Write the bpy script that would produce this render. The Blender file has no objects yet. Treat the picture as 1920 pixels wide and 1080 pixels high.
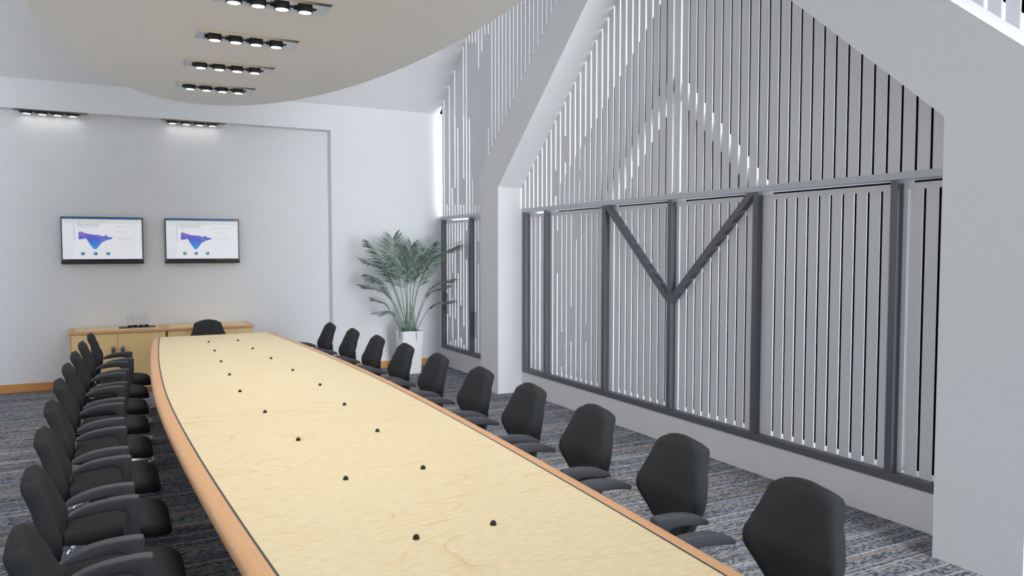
import bpy, bmesh, math, random
from mathutils import Vector, Matrix
random.seed(7)
scene = bpy.context.scene
COL = scene.collection
PI = math.pi

# ------------------------------------------------------------------ materials
def srgb(r, g, b):
    def f(c):
        c /= 255.0
        return c / 12.92 if c <= 0.04045 else ((c + 0.055) / 1.055) ** 2.4
    return (f(r), f(g), f(b), 1.0)

def new_mat(name):
    m = bpy.data.materials.new(name); m.use_nodes = True
    nt = m.node_tree
    return m, nt, nt.nodes['Principled BSDF']

def N(nt, typ, **kw):
    n = nt.nodes.new(typ)
    for k, v in kw.items():
        if k == 'inp':
            for kk, vv in v.items(): n.inputs[kk].default_value = vv
        else:
            setattr(n, k, v)
    return n

def L(nt, a, b): nt.links.new(a, b)

def mat_plain(name, col, rough=0.5, metal=0.0, emis=None, estr=0.0, bump=0.0, bscale=200.0, var=0.0, spec=0.5):
    m, nt, b = new_mat(name)
    b.inputs['Base Color'].default_value = col
    b.inputs['Roughness'].default_value = rough
    b.inputs['Metallic'].default_value = metal
    b.inputs['Specular IOR Level'].default_value = spec
    if emis:
        b.inputs['Emission Color'].default_value = emis
        b.inputs['Emission Strength'].default_value = estr
    if bump or var:
        tc = N(nt, 'ShaderNodeTexCoord')
        no = N(nt, 'ShaderNodeTexNoise', inp={'Scale': bscale, 'Detail': 3.0})
        L(nt, tc.outputs['Object'], no.inputs['Vector'])
        if bump:
            bp = N(nt, 'ShaderNodeBump', inp={'Strength': bump, 'Distance': 0.004})
            L(nt, no.outputs['Fac'], bp.inputs['Height']); L(nt, bp.outputs['Normal'], b.inputs['Normal'])
        if var:
            mr = N(nt, 'ShaderNodeMapRange', inp={'From Min': 0.3, 'From Max': 0.7, 'To Min': 1 - var, 'To Max': 1 + var})
            mx = N(nt, 'ShaderNodeMix', data_type='RGBA', blend_type='MULTIPLY')
            mx.inputs[0].default_value = 1.0
            mx.inputs[6].default_value = col
            L(nt, no.outputs['Fac'], mr.inputs['Value']); L(nt, mr.outputs['Result'], mx.inputs[7])
            L(nt, mx.outputs[2], b.inputs['Base Color'])
    return m

def mat_maple(name, base, dark, fig_strength, axis_scale, fig_scale=7.0):
    """maple veneer: fine grain plus thin cathedral contour lines"""
    m, nt, b = new_mat(name)
    tc = N(nt, 'ShaderNodeTexCoord')
    mp = N(nt, 'ShaderNodeMapping'); mp.inputs['Scale'].default_value = axis_scale
    L(nt, tc.outputs['Object'], mp.inputs['Vector'])
    n1 = N(nt, 'ShaderNodeTexNoise', inp={'Scale': 1.0, 'Detail': 2.0, 'Roughness': 0.45, 'Distortion': 0.6})
    L(nt, mp.outputs['Vector'], n1.inputs['Vector'])
    mul = N(nt, 'ShaderNodeMath', operation='MULTIPLY'); mul.inputs[1].default_value = fig_scale
    L(nt, n1.outputs['Fac'], mul.inputs[0])
    fr = N(nt, 'ShaderNodeMath', operation='FRACT'); L(nt, mul.outputs[0], fr.inputs[0])
    rp = N(nt, 'ShaderNodeValToRGB')
    e = rp.color_ramp.elements
    e[0].position = 0.0; e[0].color = (1, 1, 1, 1)
    e[1].position = 0.07; e[1].color = (0.25, 0.25, 0.25, 1)
    e2 = e.new(0.3); e2.color = (0, 0, 0, 1)
    e3 = e.new(0.985); e3.color = (0, 0, 0, 1)
    L(nt, fr.outputs[0], rp.inputs['Fac'])
    # break the lines up
    n3 = N(nt, 'ShaderNodeTexNoise', inp={'Scale': 2.2, 'Detail': 2.0})
    L(nt, tc.outputs['Object'], n3.inputs['Vector'])
    mr3 = N(nt, 'ShaderNodeMapRange', inp={'From Min': 0.42, 'From Max': 0.62, 'To Min': 0.1, 'To Max': 1.0})
    L(nt, n3.outputs['Fac'], mr3.inputs['Value'])
    m3 = N(nt, 'ShaderNodeMath', operation='MULTIPLY'); L(nt, rp.outputs['Color'], m3.inputs[0]); L(nt, mr3.outputs['Result'], m3.inputs[1])
    m4 = N(nt, 'ShaderNodeMath', operation='MULTIPLY'); L(nt, m3.outputs[0], m4.inputs[0]); m4.inputs[1].default_value = fig_strength
    # fine fleck
    mp2 = N(nt, 'ShaderNodeMapping'); mp2.inputs['Scale'].default_value = tuple(s * 22 for s in axis_scale)
    L(nt, tc.outputs['Object'], mp2.inputs['Vector'])
    n2 = N(nt, 'ShaderNodeTexNoise', inp={'Scale': 1.6, 'Detail': 4.0})
    L(nt, mp2.outputs['Vector'], n2.inputs['Vector'])
    mr2 = N(nt, 'ShaderNodeMapRange', inp={'From Min': 0.3, 'From Max': 0.7, 'To Min': 0.9, 'To Max': 1.07})
    L(nt, n2.outputs['Fac'], mr2.inputs['Value'])
    mx = N(nt, 'ShaderNodeMix', data_type='RGBA'); mx.inputs[6].default_value = base; mx.inputs[7].default_value = dark
    L(nt, m4.outputs[0], mx.inputs[0])
    mm = N(nt, 'ShaderNodeMix', data_type='RGBA', blend_type='MULTIPLY'); mm.inputs[0].default_value = 1.0
    L(nt, mx.outputs[2], mm.inputs[6]); L(nt, mr2.outputs['Result'], mm.inputs[7])
    L(nt, mm.outputs[2], b.inputs['Base Color'])
    b.inputs['Roughness'].default_value = 0.42
    b.inputs['Specular IOR Level'].default_value = 0.45
    return m

def mat_carpet():
    m, nt, b = new_mat('woven_carpet')
    tc = N(nt, 'ShaderNodeTexCoord')
    sp = N(nt, 'ShaderNodeSeparateXYZ'); L(nt, tc.outputs['Object'], sp.inputs[0])
    def math_(op, a, bb=None):
        n = N(nt, 'ShaderNodeMath', operation=op)
        if hasattr(a, 'node'): L(nt, a, n.inputs[0])
        else: n.inputs[0].default_value = a
        if bb is not None:
            if hasattr(bb, 'node'): L(nt, bb, n.inputs[1])
            else: n.inputs[1].default_value = bb
        return n.outputs[0]
    # gentle waviness of the rows
    nw = N(nt, 'ShaderNodeTexNoise', inp={'Scale': 14.0, 'Detail': 1.0}); L(nt, tc.outputs['Object'], nw.inputs['Vector'])
    wob = math_('MULTIPLY', math_('SUBTRACT', nw.outputs['Fac'], 0.5), 0.012)
    yy = math_('ADD', sp.outputs['Y'], wob)
    row = math_('FLOOR', math_('DIVIDE', yy, 0.0125))
    wr = N(nt, 'ShaderNodeTexWhiteNoise', noise_dimensions='1D'); L(nt, row, wr.inputs['W'])
    off = math_('MULTIPLY', wr.outputs['Value'], 7.3)
    xx = math_('FLOOR', math_('ADD', math_('DIVIDE', sp.outputs['X'], 0.019), off))
    cv = N(nt, 'ShaderNodeCombineXYZ'); L(nt, xx, cv.inputs['X']); L(nt, row, cv.inputs['Y'])
    wd = N(nt, 'ShaderNodeTexWhiteNoise', noise_dimensions='2D'); L(nt, cv.outputs[0], wd.inputs['Vector'])
    # yarn colour per row : dark slate, grey, blue grey, tan, pale
    r1 = N(nt, 'ShaderNodeValToRGB'); r1.color_ramp.interpolation = 'CONSTANT'
    els = r1.color_ramp.elements
    els[0].position = 0.0; els[0].color = srgb(116, 117, 123)
    els[1].position = 0.25; els[1].color = srgb(124, 127, 134)
    for p, c in ((0.50, srgb(118, 123, 133)), (0.70, srgb(150, 138, 130)), (0.82, srgb(104, 106, 118)), (0.91, srgb(164, 168, 176))):
        k = els.new(p); k.color = c
    L(nt, wr.outputs['Value'], r1.inputs['Fac'])
    # dash brightness
    r2 = N(nt, 'ShaderNodeMapRange', inp={'From Min': 0.0, 'From Max': 1.0, 'To Min': 0.25, 'To Max': 1.5})
    L(nt, wd.outputs['Value'], r2.inputs['Value'])
    # soft streaks along x
    mp = N(nt, 'ShaderNodeMapping'); mp.inputs['Scale'].default_value = (1.4, 20, 1)
    L(nt, tc.outputs['Object'], mp.inputs['Vector'])
    ns = N(nt, 'ShaderNodeTexNoise', inp={'Scale': 1.5, 'Detail': 3.0}); L(nt, mp.outputs['Vector'], ns.inputs['Vector'])
    r3 = N(nt, 'ShaderNodeMapRange', inp={'From Min': 0.3, 'From Max': 0.7, 'To Min': 0.78, 'To Max': 1.2}); L(nt, ns.outputs['Fac'], r3.inputs['Value'])
    acc = math_('GREATER_THAN', wr.outputs['Value'], 0.70)
    dm = N(nt, 'ShaderNodeMix', data_type='FLOAT'); L(nt, acc, dm.inputs[0]); L(nt, r2.outputs['Result'], dm.inputs[2])
    ra = N(nt, 'ShaderNodeMapRange', inp={'From Min': 0.0, 'From Max': 1.0, 'To Min': 0.8, 'To Max': 1.12}); L(nt, wd.outputs['Value'], ra.inputs['Value']); L(nt, ra.outputs['Result'], dm.inputs[3])
    mulv = math_('MULTIPLY', dm.outputs[0], r3.outputs['Result'])
    # carpet tiles laid brick fashion : a small tone step per tile
    br = N(nt, 'ShaderNodeTexBrick', offset=0.5)
    br.inputs['Scale'].default_value = 1.0; br.inputs['Brick Width'].default_value = 0.5; br.inputs['Row Height'].default_value = 0.5
    br.inputs['Mortar Size'].default_value = 0.003; br.inputs['Color1'].default_value = (1.05, 1.05, 1.05, 1); br.inputs['Color2'].default_value = (0.94, 0.94, 0.94, 1)
    br.inputs['Mortar'].default_value = (0.85, 0.85, 0.85, 1); br.inputs['Bias'].default_value = 0.0
    L(nt, tc.outputs['Object'], br.inputs['Vector'])
    mx = N(nt, 'ShaderNodeMix', data_type='RGBA', blend_type='MULTIPLY'); mx.inputs[0].default_value = 1.0
    L(nt, r1.outputs['Color'], mx.inputs[6]); L(nt, mulv, mx.inputs[7])
    mx2 = N(nt, 'ShaderNodeMix', data_type='RGBA', blend_type='MULTIPLY'); mx2.inputs[0].default_value = 1.0
    L(nt, mx.outputs[2], mx2.inputs[6]); L(nt, br.outputs['Color'], mx2.inputs[7])
    L(nt, mx2.outputs[2], b.inputs['Base Color'])
    b.inputs['Roughness'].default_value = 0.95; b.inputs['Specular IOR Level'].default_value = 0.15
    bp = N(nt, 'ShaderNodeBump', inp={'Strength': 0.5, 'Distance': 0.004})
    L(nt, wd.outputs['Value'], bp.inputs['Height']); L(nt, bp.outputs['Normal'], b.inputs['Normal'])
    return m

M = {}
M['plaster'] = mat_plain('white_plaster', srgb(226, 227, 229), 0.9, bump=0.25, bscale=75, var=0.06, spec=0.2)
M['ceiling'] = mat_plain('ceiling_plaster', srgb(224, 225, 227), 0.9, bump=0.2, bscale=75, var=0.05, spec=0.2)
M['raft'] = mat_plain('raft_paint', srgb(232, 232, 233), 0.9, bump=0.2, bscale=80, var=0.04, spec=0.2)
M['concrete'] = mat_plain('painted_concrete', srgb(226, 227, 229), 0.85, bump=0.1, bscale=60, var=0.015, spec=0.2)
M['screen_paint'] = mat_plain('screen_paint', srgb(222, 223, 226), 0.7, spec=0.2)
M['carpet'] = mat_carpet()
M['frame_metal'] = mat_plain('anodised_frame', srgb(104, 106, 113), 0.45, metal=0.25)
M['rail_glow_tone'] = mat_plain('glow_toned_rail', srgb(196, 200, 208), 0.5)  # top rail: glow from the slits put into a paler base colour
M['steel_out'] = mat_plain('white_steel', srgb(235, 236, 238), 0.6)
M['maple'] = mat_maple('maple_veneer', srgb(228, 211, 171), srgb(214, 164, 92), 0.65, (0.6, 2.2, 1.0), 10.0)
M['maple_door'] = mat_maple('maple_door', srgb(241, 209, 150), srgb(192, 142, 84), 0.55, (2.6, 2.6, 0.6))
M['alder'] = mat_maple('alder_edge', srgb(216, 166, 120), srgb(196, 146, 100), 0.25, (1.5, 3.0, 3.0))
M['baseboard'] = mat_plain('stained_baseboard', srgb(205, 142, 76), 0.5, bump=0.05, bscale=120, var=0.04)
M['inlay'] = mat_plain('dark_inlay', srgb(52, 58, 66), 0.5)
M['black'] = mat_plain('black_rubber', srgb(10, 10, 11), 0.5)
M['fabric'] = mat_plain('charcoal_fabric', srgb(55, 57, 59), 0.95, bump=0.6, bscale=420, var=0.2, spec=0.15)
M['arm_plastic'] = mat_plain('grey_plastic', srgb(72, 73, 79), 0.6, bump=0.15, bscale=500)
M['dark_plastic'] = mat_plain('dark_plastic', srgb(34, 35, 38), 0.55)
M['chrome'] = mat_plain('chrome', srgb(225, 226, 230), 0.12, metal=1.0)
M['satin'] = mat_plain('satin_metal', srgb(150, 153, 158), 0.3, metal=1.0)
M['slate'] = mat_plain('slate_tray', srgb(70, 76, 84), 0.6)
M['pot'] = mat_plain('white_pot', srgb(236, 236, 238), 0.6, bump=0.1, bscale=60, var=0.02)
M['soil'] = mat_plain('brown_soil', srgb(92, 58, 30), 0.95, bump=0.8, bscale=90, var=0.4)
M['can'] = mat_plain('black_lamp_can', srgb(24, 24, 25), 0.5)
M['lens'] = mat_plain('lit_lens', (1, 1, 1, 1), 0.5, emis=(1.0, 0.97, 0.93, 1), estr=4.0)
M['tray_metal'] = mat_plain('brushed_tray', srgb(176, 178, 182), 0.18, metal=1.0)
M['tv_black'] = mat_plain('tv_bezel', srgb(22, 23, 30), 0.35)

def mat_leaf(name, c1, c2):
    m, nt, b = new_mat(name)
    tc = N(nt, 'ShaderNodeTexCoord'); no = N(nt, 'ShaderNodeTexNoise', inp={'Scale': 18.0, 'Detail': 2.0})
    L(nt, tc.outputs['Object'], no.inputs['Vector'])
    rp = N(nt, 'ShaderNodeValToRGB'); rp.color_ramp.elements[0].position = 0.35; rp.color_ramp.elements[1].position = 0.65
    rp.color_ramp.elements[0].color = c1; rp.color_ramp.elements[1].color = c2
    L(nt, no.outputs['Fac'], rp.inputs['Fac']); L(nt, rp.outputs['Color'], b.inputs['Base Color'])
    b.inputs['Roughness'].default_value = 0.45
    return m
M['leaf'] = mat_leaf('palm_leaf', srgb(60, 80, 68), srgb(136, 156, 144))
M['stalk'] = mat_leaf('palm_stalk', srgb(96, 124, 104), srgb(140, 164, 146))

def mat_glass():
    m, nt, b = new_mat('clear_glass')
    b.inputs['Base Color'].default_value = (0.97, 0.98, 0.98, 1); b.inputs['Roughness'].default_value = 0.02
    b.inputs['Transmission Weight'].default_value = 1.0; b.inputs['IOR'].default_value = 1.12
    return m
M['glass'] = mat_glass()

def mat_emit(name, col, s=0.76):
    m, nt, b = new_mat(name)
    b.inputs['Base Color'].default_value = (0.02, 0.02, 0.02, 1)
    b.inputs['Roughness'].default_value = 0.4
    b.inputs['Emission Color'].default_value = col; b.inputs['Emission Strength'].default_value = s
    return m
def mat_graph():
    m, nt, b = new_mat('lit_graph')
    tc = N(nt, 'ShaderNodeTexCoord'); sp = N(nt, 'ShaderNodeSeparateXYZ'); L(nt, tc.outputs['Generated'], sp.inputs[0])
    rp = N(nt, 'ShaderNodeValToRGB'); e = rp.color_ramp.elements
    e[0].position = 0.0; e[0].color = srgb(0, 140, 185); e[1].position = 1.0; e[1].color = srgb(138, 84, 165)
    for p, c in ((0.35, srgb(45, 100, 190)), (0.62, srgb(62, 78, 172)), (0.8, srgb(92, 80, 172))):
        k = e.new(p); k.color = c
    L(nt, sp.outputs['Z'], rp.inputs['Fac'])
    b.inputs['Base Color'].default_value = (0.02, 0.02, 0.02, 1)
    L(nt, rp.outputs['Color'], b.inputs['Emission Color']); b.inputs['Emission Strength'].default_value = 0.95
    return m
M['s_white'] = mat_emit('lit_page', srgb(214, 216, 221))
M['s_blue'] = mat_emit('lit_blue', srgb(36, 116, 176))
M['s_red'] = mat_emit('lit_red', srgb(214, 120, 104))
M['s_bar'] = mat_emit('lit_toolbar', srgb(205, 206, 203))
M['s_side'] = mat_emit('lit_sidebar', srgb(210, 214, 222))
M['s_strip'] = mat_emit('lit_strip', srgb(176, 196, 216))
M['s_text'] = mat_emit('lit_text', srgb(150, 152, 158))
M['s_dark'] = mat_emit('lit_heading', srgb(70, 72, 80))
M['s_pale'] = mat_emit('lit_pale', srgb(186, 190, 202))
M['s_teal'] = mat_emit('lit_teal', srgb(18, 104, 138))
M['s_glint'] = mat_emit('lit_glint', srgb(120, 190, 210))
M['s_orange'] = mat_emit('lit_orange', srgb(190, 150, 140))
M['s_graph'] = mat_graph()

# ------------------------------------------------------------------ mesh helpers
def b_box(bm, x0, x1, y0, y1, z0, z1, bev=0.0, mat=0, seg=2):
    vs = [bm.verts.new(p) for p in ((x0, y0, z0), (x1, y0, z0), (x1, y1, z0), (x0, y1, z0), (x0, y0, z1), (x1, y0, z1), (x1, y1, z1), (x0, y1, z1))]
    fs = [bm.faces.new([vs[i] for i in q]) for q in ((3, 2, 1, 0), (4, 5, 6, 7), (0, 1, 5, 4), (1, 2, 6, 5), (2, 3, 7, 6), (3, 0, 4, 7))]
    for f in fs: f.material_index = mat
    if bev:
        es = list({e for f in fs for e in f.edges})
        bmesh.ops.bevel(bm, geom=es, offset=bev, segments=seg, affect='EDGES', profile=0.5)
    return vs

def b_prism(bm, pts, axis, a, b, bev=0.0, seg=2):
    """extrude a 2-D outline along an axis. axis 'x': pts=(y,z); 'y': (x,z); 'z': (x,y)"""
    def P(u, v, w):
        return {'x': (w, u, v), 'y': (u, w, v), 'z': (u, v, w)}[axis]
    A = [bm.verts.new(P(u, v, a)) for u, v in pts]; B = [bm.verts.new(P(u, v, b)) for u, v in pts]
    n = len(pts); fs = []
    fs.append(bm.faces.new(A[::-1])); fs.append(bm.faces.new(B))
    for i in range(n):
        fs.append(bm.faces.new((A[i], A[(i + 1) % n], B[(i + 1) % n], B[i])))
    bmesh.ops.recalc_face_normals(bm, faces=fs)
    if bev:
        es = [e for e in set(fs[0].edges) | set(fs[1].edges)]
        bmesh.ops.bevel(bm, geom=es, offset=bev, segments=seg, affect='EDGES', profile=0.5)

def b_loft(bm, rings, cap0=True, cap1=True, closed=True):
    V = [[bm.verts.new(p) for p in r] for r in rings]
    n = len(rings[0])
    for i in range(len(V) - 1):
        for j in range(n if closed else n - 1):
            k = (j + 1) % n
            bm.faces.new((V[i][j], V[i][k], V[i + 1][k], V[i + 1][j]))
    if cap0: bm.faces.new(V[0][::-1])
    if cap1: bm.faces.new(V[-1])
    return V

def b_lathe(bm, prof, cx=0, cy=0, n=20, caps=True):
    rings = [[(cx + r * math.cos(2 * PI * k / n), cy + r * math.sin(2 * PI * k / n), z) for k in range(n)] for r, z in prof]
    b_loft(bm, rings, caps, caps)

def b_tube(bm, pts, radii, n=8, cap=True):
    pts = [Vector(p) for p in pts]; rings = []
    up = Vector((0.13, 0.21, 0.97))
    for i, p in enumerate(pts):
        t = (pts[min(i + 1, len(pts) - 1)] - pts[max(i - 1, 0)]).normalized()
        a = t.cross(up)
        if a.length < 1e-4: a = t.cross(Vector((1, 0, 0)))
        a.normalize(); c = a.cross(t).normalized()
        r = radii[i] if isinstance(radii, (list, tuple)) else radii
        rings.append([tuple(p + a * (r * math.cos(2 * PI * k / n)) + c * (r * math.sin(2 * PI * k / n))) for k in range(n)])
    b_loft(bm, rings, cap, cap)

def obj(name, bm, mat, parent=None, smooth=False, recalc=True):
    if recalc: bmesh.ops.recalc_face_normals(bm, faces=bm.faces[:])
    me = bpy.data.meshes.new(name); bm.to_mesh(me); bm.free()
    for m in (mat if isinstance(mat, (list, tuple)) else [mat]): me.materials.append(m)
    if smooth:
        for p in me.polygons: p.use_smooth = True
        if smooth != 'all':
            try: me.set_sharp_from_angle(angle=math.radians(smooth if smooth is not True else 38))
            except Exception: pass
    o = bpy.data.objects.new(name, me); COL.objects.link(o)
    if parent: o.parent = parent
    return o

def tag(o, label=None, cat=None, group=None, kind=None):
    if label: o['label'] = label
    if cat: o['category'] = cat
    if group: o['group'] = group
    if kind: o['kind'] = kind
    return o

def thing(name, label, cat, loc=(0, 0, 0), rz=0.0, group=None, kind=None):
    o = bpy.data.objects.new(name, None); COL.objects.link(o)
    o.empty_display_size = 0.1
    o.location = loc; o.rotation_euler = (0, 0, rz)
    return tag(o, label, cat, group, kind)

def copy_tree(o, parent=None):
    c = o.copy(); COL.objects.link(c)
    if parent: c.parent = parent
    for ch in [k for k in KIDS.get(o.name, [])]:
        copy_tree(ch, c)
    return c
KIDS = {}
def index_kids(root):
    ks = [o for o in COL.objects if o.parent == root]
    KIDS[root.name] = ks
    for k in ks: index_kids(k)

def structure(o, label, cat):
    return tag(o, label, cat, kind='structure')

# ------------------------------------------------------------------ key dimensions (metres, camera above the origin)
XW = 4.295        # inner face of the window wall
XP = 3.99         # room face of the pillars
YB = 10.744       # niche wall
YF = 10.573       # projecting back wall
TCX, TCY = 1.02, 5.405   # table centre
def ceil_z(y):
    if y > 5.34: return 3.655 + 0.874 * (YF - y)
    return 3.655 + 0.874 * (YF - 5.34) - 0.45 * (5.34 - y)
YR = -2.6         # open rear end of the room
XL = -2.35

# ------------------------------------------------------------------ room shell
bm = bmesh.new(); b_box(bm, XL - 0.2, XW + 0.25, YR, YB + 0.2, -0.15, 0.0)
structure(obj('floor', bm, M['carpet']), 'grey woven carpet floor with blue and tan flecked rows', 'floor')

bm = bmesh.new()
prof = [(YB + 0.3, ceil_z(YB + 0.3)), (5.34, ceil_z(5.34)), (YR, ceil_z(YR)), (YR, ceil_z(YR) + 0.2), (5.34, ceil_z(5.34) + 0.2), (YB + 0.3, ceil_z(YB + 0.3) + 0.2)]
b_prism(bm, prof, 'x', XL - 0.2, XW + 0.012)
structure(obj('ceiling', bm, M['ceiling']), 'pale sloping plaster ceiling rising above the oval raft', 'ceiling')

bm = bmesh.new(); b_box(bm, XL, 2.709, YB, YB + 0.2, 0, 3.5)
structure(obj('wall_back', bm, M['plaster']), 'pale grey niche wall carrying the two televisions', 'wall')
bm = bmesh.new(); b_box(bm, 2.709, XW + 0.5, YF, YB + 0.2, 0, 3.655)
structure(obj('wall_corner', bm, M['plaster']), 'pale projecting wall in the corner behind the potted palm', 'wall')
bm = bmesh.new(); b_prism(bm, [(YF, 3.311), (YB + 0.2, 3.311), (YB + 0.2, ceil_z(YB + 0.2)), (YF, ceil_z(YF))], 'x', XL, 2.709)
structure(obj('wall_lintel', bm, M['plaster']), 'pale lintel band over the niche with two spotlight trays beneath', 'wall')

# left wall: a wide unseen opening, added to let fill daylight in
bm = bmesh.new()
b_box(bm, XL - 0.2, XL, YR, YB + 0.2, 0, 0.25)
b_box(bm, XL - 0.2, XL, 9.6, YB + 0.2, 0.25, ceil_z(YB + 0.2))
b_prism(bm, [(9.6, 4.2), (9.6, ceil_z(9.6)), (5.34, ceil_z(5.34)), (YR, ceil_z(YR)), (YR, 4.2)], 'x', XL - 0.2, XL)
structure(obj('wall_left', bm, M['plaster']), 'pale wall on the left beyond the chairs, opening added for daylight', 'wall')

# unseen rear wall shaped for the light: solid left, opening added on the right
bm = bmesh.new(); b_box(bm, XL - 0.2, 2.2, YR - 0.2, YR, 0, ceil_z(YR) + 0.1); b_box(bm, XW, XW + 0.2, YR, 0.0, 0, ceil_z(YR) + 0.1)
structure(obj('wall_rear', bm, M['plaster']), 'unseen wall behind the viewpoint, opening added for daylight', 'wall')
bm = bmesh.new(); b_box(bm, XL, 2.709, YB - 0.014, YB, 0, 0.1, 0.003)
structure(obj('baseboard_back', bm, M['baseboard']), 'orange stained timber baseboard along the niche wall', 'baseboard')
bm = bmesh.new(); b_box(bm, 2.709, XW, YF - 0.014, YF, 0, 0.1, 0.003)
structure(obj('baseboard_right', bm, M['baseboard']), 'orange stained timber baseboard behind the white plant pot', 'baseboard')

# window wall: sill, pillars and sloping beams
wr = thing('wall_right', 'painted window wall with low sill, square pillars and sloping beams', 'wall', (0, 0, 0), kind='structure')
bm = bmesh.new(); b_box(bm, XW + 0.003, XW + 0.22, 0.0, YF, 0, 0.2475)
obj('sill_wall', bm, M['concrete'], wr)
SL = 0.85; ZS = 2.408; TH = 0.62; XO = 4.78
YPc = [(8.031, 8.508), (2.171, 2.648)]     # pillar extents
def leg_poly(y0, y1, dirn):
    """sloping beam: lower edge starts at (y0, ZS) and rises in direction dirn"""
    ya = y0; yb = y1
    return ya, yb
APEX = 5.34
for (pa, pb) in YPc:
    bm = bmesh.new(); b_box(bm, XP, XO, pa, pb, 0, ZS)
    obj('pillar', bm, M['concrete'], wr)
def za(y): return ZS + SL * (8.031 - y)       # lower edge, left leg
def zb(y): return ZS + SL * (y - 2.648)       # lower edge, right leg
bm = bmesh.new()
b_prism(bm, [(8.508, ZS), (8.031, ZS), (APEX, za(APEX)), (APEX, za(APEX) + TH), (8.508, za(8.508) + TH)], 'x', XP, XO)
obj('sloping_beam', bm, M['concrete'], wr)
bm = bmesh.new()
b_prism(bm, [(2.171, ZS), (2.648, ZS), (APEX, zb(APEX)), (APEX, zb(APEX) + TH), (2.171, zb(2.171) + TH)], 'x', XP, XO)
obj('sloping_beam', bm, M['concrete'], wr)

# ------------------------------------------------------------------ slatted screens
def slat_panel(bm, x0, x1, y0, y1, z0, ztop, slits, gap=0.0195):
    """board with vertical slits. slits: list of (y, [(za,zb) open spans])"""
    slits = sorted(s for s in slits if y0 + 0.02 < s[0] < y1 - 0.02)
    edges = [y0]
    for s, _ in slits: edges += [s - gap / 2, s + gap / 2]
    edges.append(y1)
    for i in range(0, len(edges), 2):
        a, b_ = edges[i], edges[i + 1]
        ta, tb = ztop(a), ztop(b_)
        vs = [bm.verts.new(p) for p in ((x0, a, z0), (x1, a, z0), (x1, b_, z0), (x0, b_, z0), (x0, a, ta), (x1, a, ta), (x1, b_, tb), (x0, b_, tb))]
        for q in ((3, 2, 1, 0), (4, 5, 6, 7), (0, 1, 5, 4), (1, 2, 6, 5), (2, 3, 7, 6), (3, 0, 4, 7)):
            bm.faces.new([vs[k] for k in q])
    for s, op in slits:
        t = ztop(s); cur = z0; closed = []
        for (p, q) in sorted(op):
            if p > cur + 1e-4: closed.append((cur, p))
            cur = max(cur, q)
        if cur < t - 1e-4: closed.append((cur, t))
        for (p, q) in closed:
            b_box(bm, x0 + 0.0005, x1 - 0.0005, s - gap / 2, s + gap / 2, p, q)

UT = 0.007   # screen thickness
def top_up(y): return min(ceil_z(y) + 0.05, 7.0)
# upper screens
U0, UP = 2.925, 0.0981
def upper_slits(ya, yb, closed):
    out = []
    k = math.ceil((ya - U0) / UP)
    while U0 + k * UP < yb:
        y = U0 + k * UP; t = top_up(y)
        cl = [c[1:] for c in closed if abs(c[0] - y) < UP * 0.5]
        op = []; cur = 2.14
        for (p, q) in sorted(cl):
            if p > cur: op.append((cur, p))
            cur = q
        if cur < t - 0.01: op.append((cur, t - 0.01))
        out.append((y, op)); k += 1
    return out
closed_main = [(7.25, 2.27, 2.546), (7.053, 2.614, 2.885), (6.76, 2.411, 2.504), (6.663, 2.747, 2.835)]
closed_bay = [(10.50, 2.58, 3.566), (10.28, 2.33, 9), (10.09, 2.556, 9), (10.018, 2.313, 2.55), (9.90, 3.363, 9), (9.80, 2.302, 9), (9.71, 2.298, 2.652),
              (9.51, 3.423, 4.432), (9.41, 2.62, 4.408), (9.31, 2.278, 4.385), (9.22, 2.273, 4.036), (9.11, 2.268, 4.231), (9.02, 2.263, 4.425), (8.92, 3.23, 4.40), (8.835, 2.254, 2.95)]
for nm, ya, yb, cl, lab in (('window_3', 2.0, 8.27, closed_main, 'tall white slit screen rising above the long window rail'),
                            ('window_4', 8.27, 10.455, closed_bay, 'white slit screen above the small window beside the palm'),
                            ('window_5', 0.0, 2.0, [], 'white slit screen at the upper right corner beyond the beam')):
    bm = bmesh.new()
    slat_panel(bm, XW, XW + UT, ya, yb, 2.14, top_up, upper_slits(ya, yb, cl))
    w = obj(nm, bm, M['screen_paint']); structure(w, lab, 'window screen')

# outside steelwork seen through the upper slits
def bar_poly(y0, z0, y1, z1, w):
    d = Vector((y1 - y0, z1 - z0)).normalized(); n = Vector((-d.y, d.x)) * (w / 2)
    return [(y0 + n.x, z0 + n.y), (y0 - n.x, z0 - n.y), (y1 - n.x, z1 - n.y), (y1 + n.x, z1 + n.y)]
tr = thing('trim_1', 'white steel gable brace standing just outside the slit screen', 'brace', (0, 0, 0), kind='structure')
bm = bmesh.new(); b_prism(bm, bar_poly(5.34, 3.14, 6.36, 2.14, 0.10), 'x', 4.33, 4.43); obj('brace', bm, M['steel_out'], tr)
bm = bmesh.new(); b_prism(bm, bar_poly(5.34, 3.14, 4.32, 2.14, 0.10), 'x', 4.33, 4.43); obj('brace', bm, M['steel_out'], tr)
bm = bmesh.new(); b_box(bm, 4.33, 4.43, 5.30, 5.36, 2.19, 6.9); obj('post', bm, M['steel_out'], tr)

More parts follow.
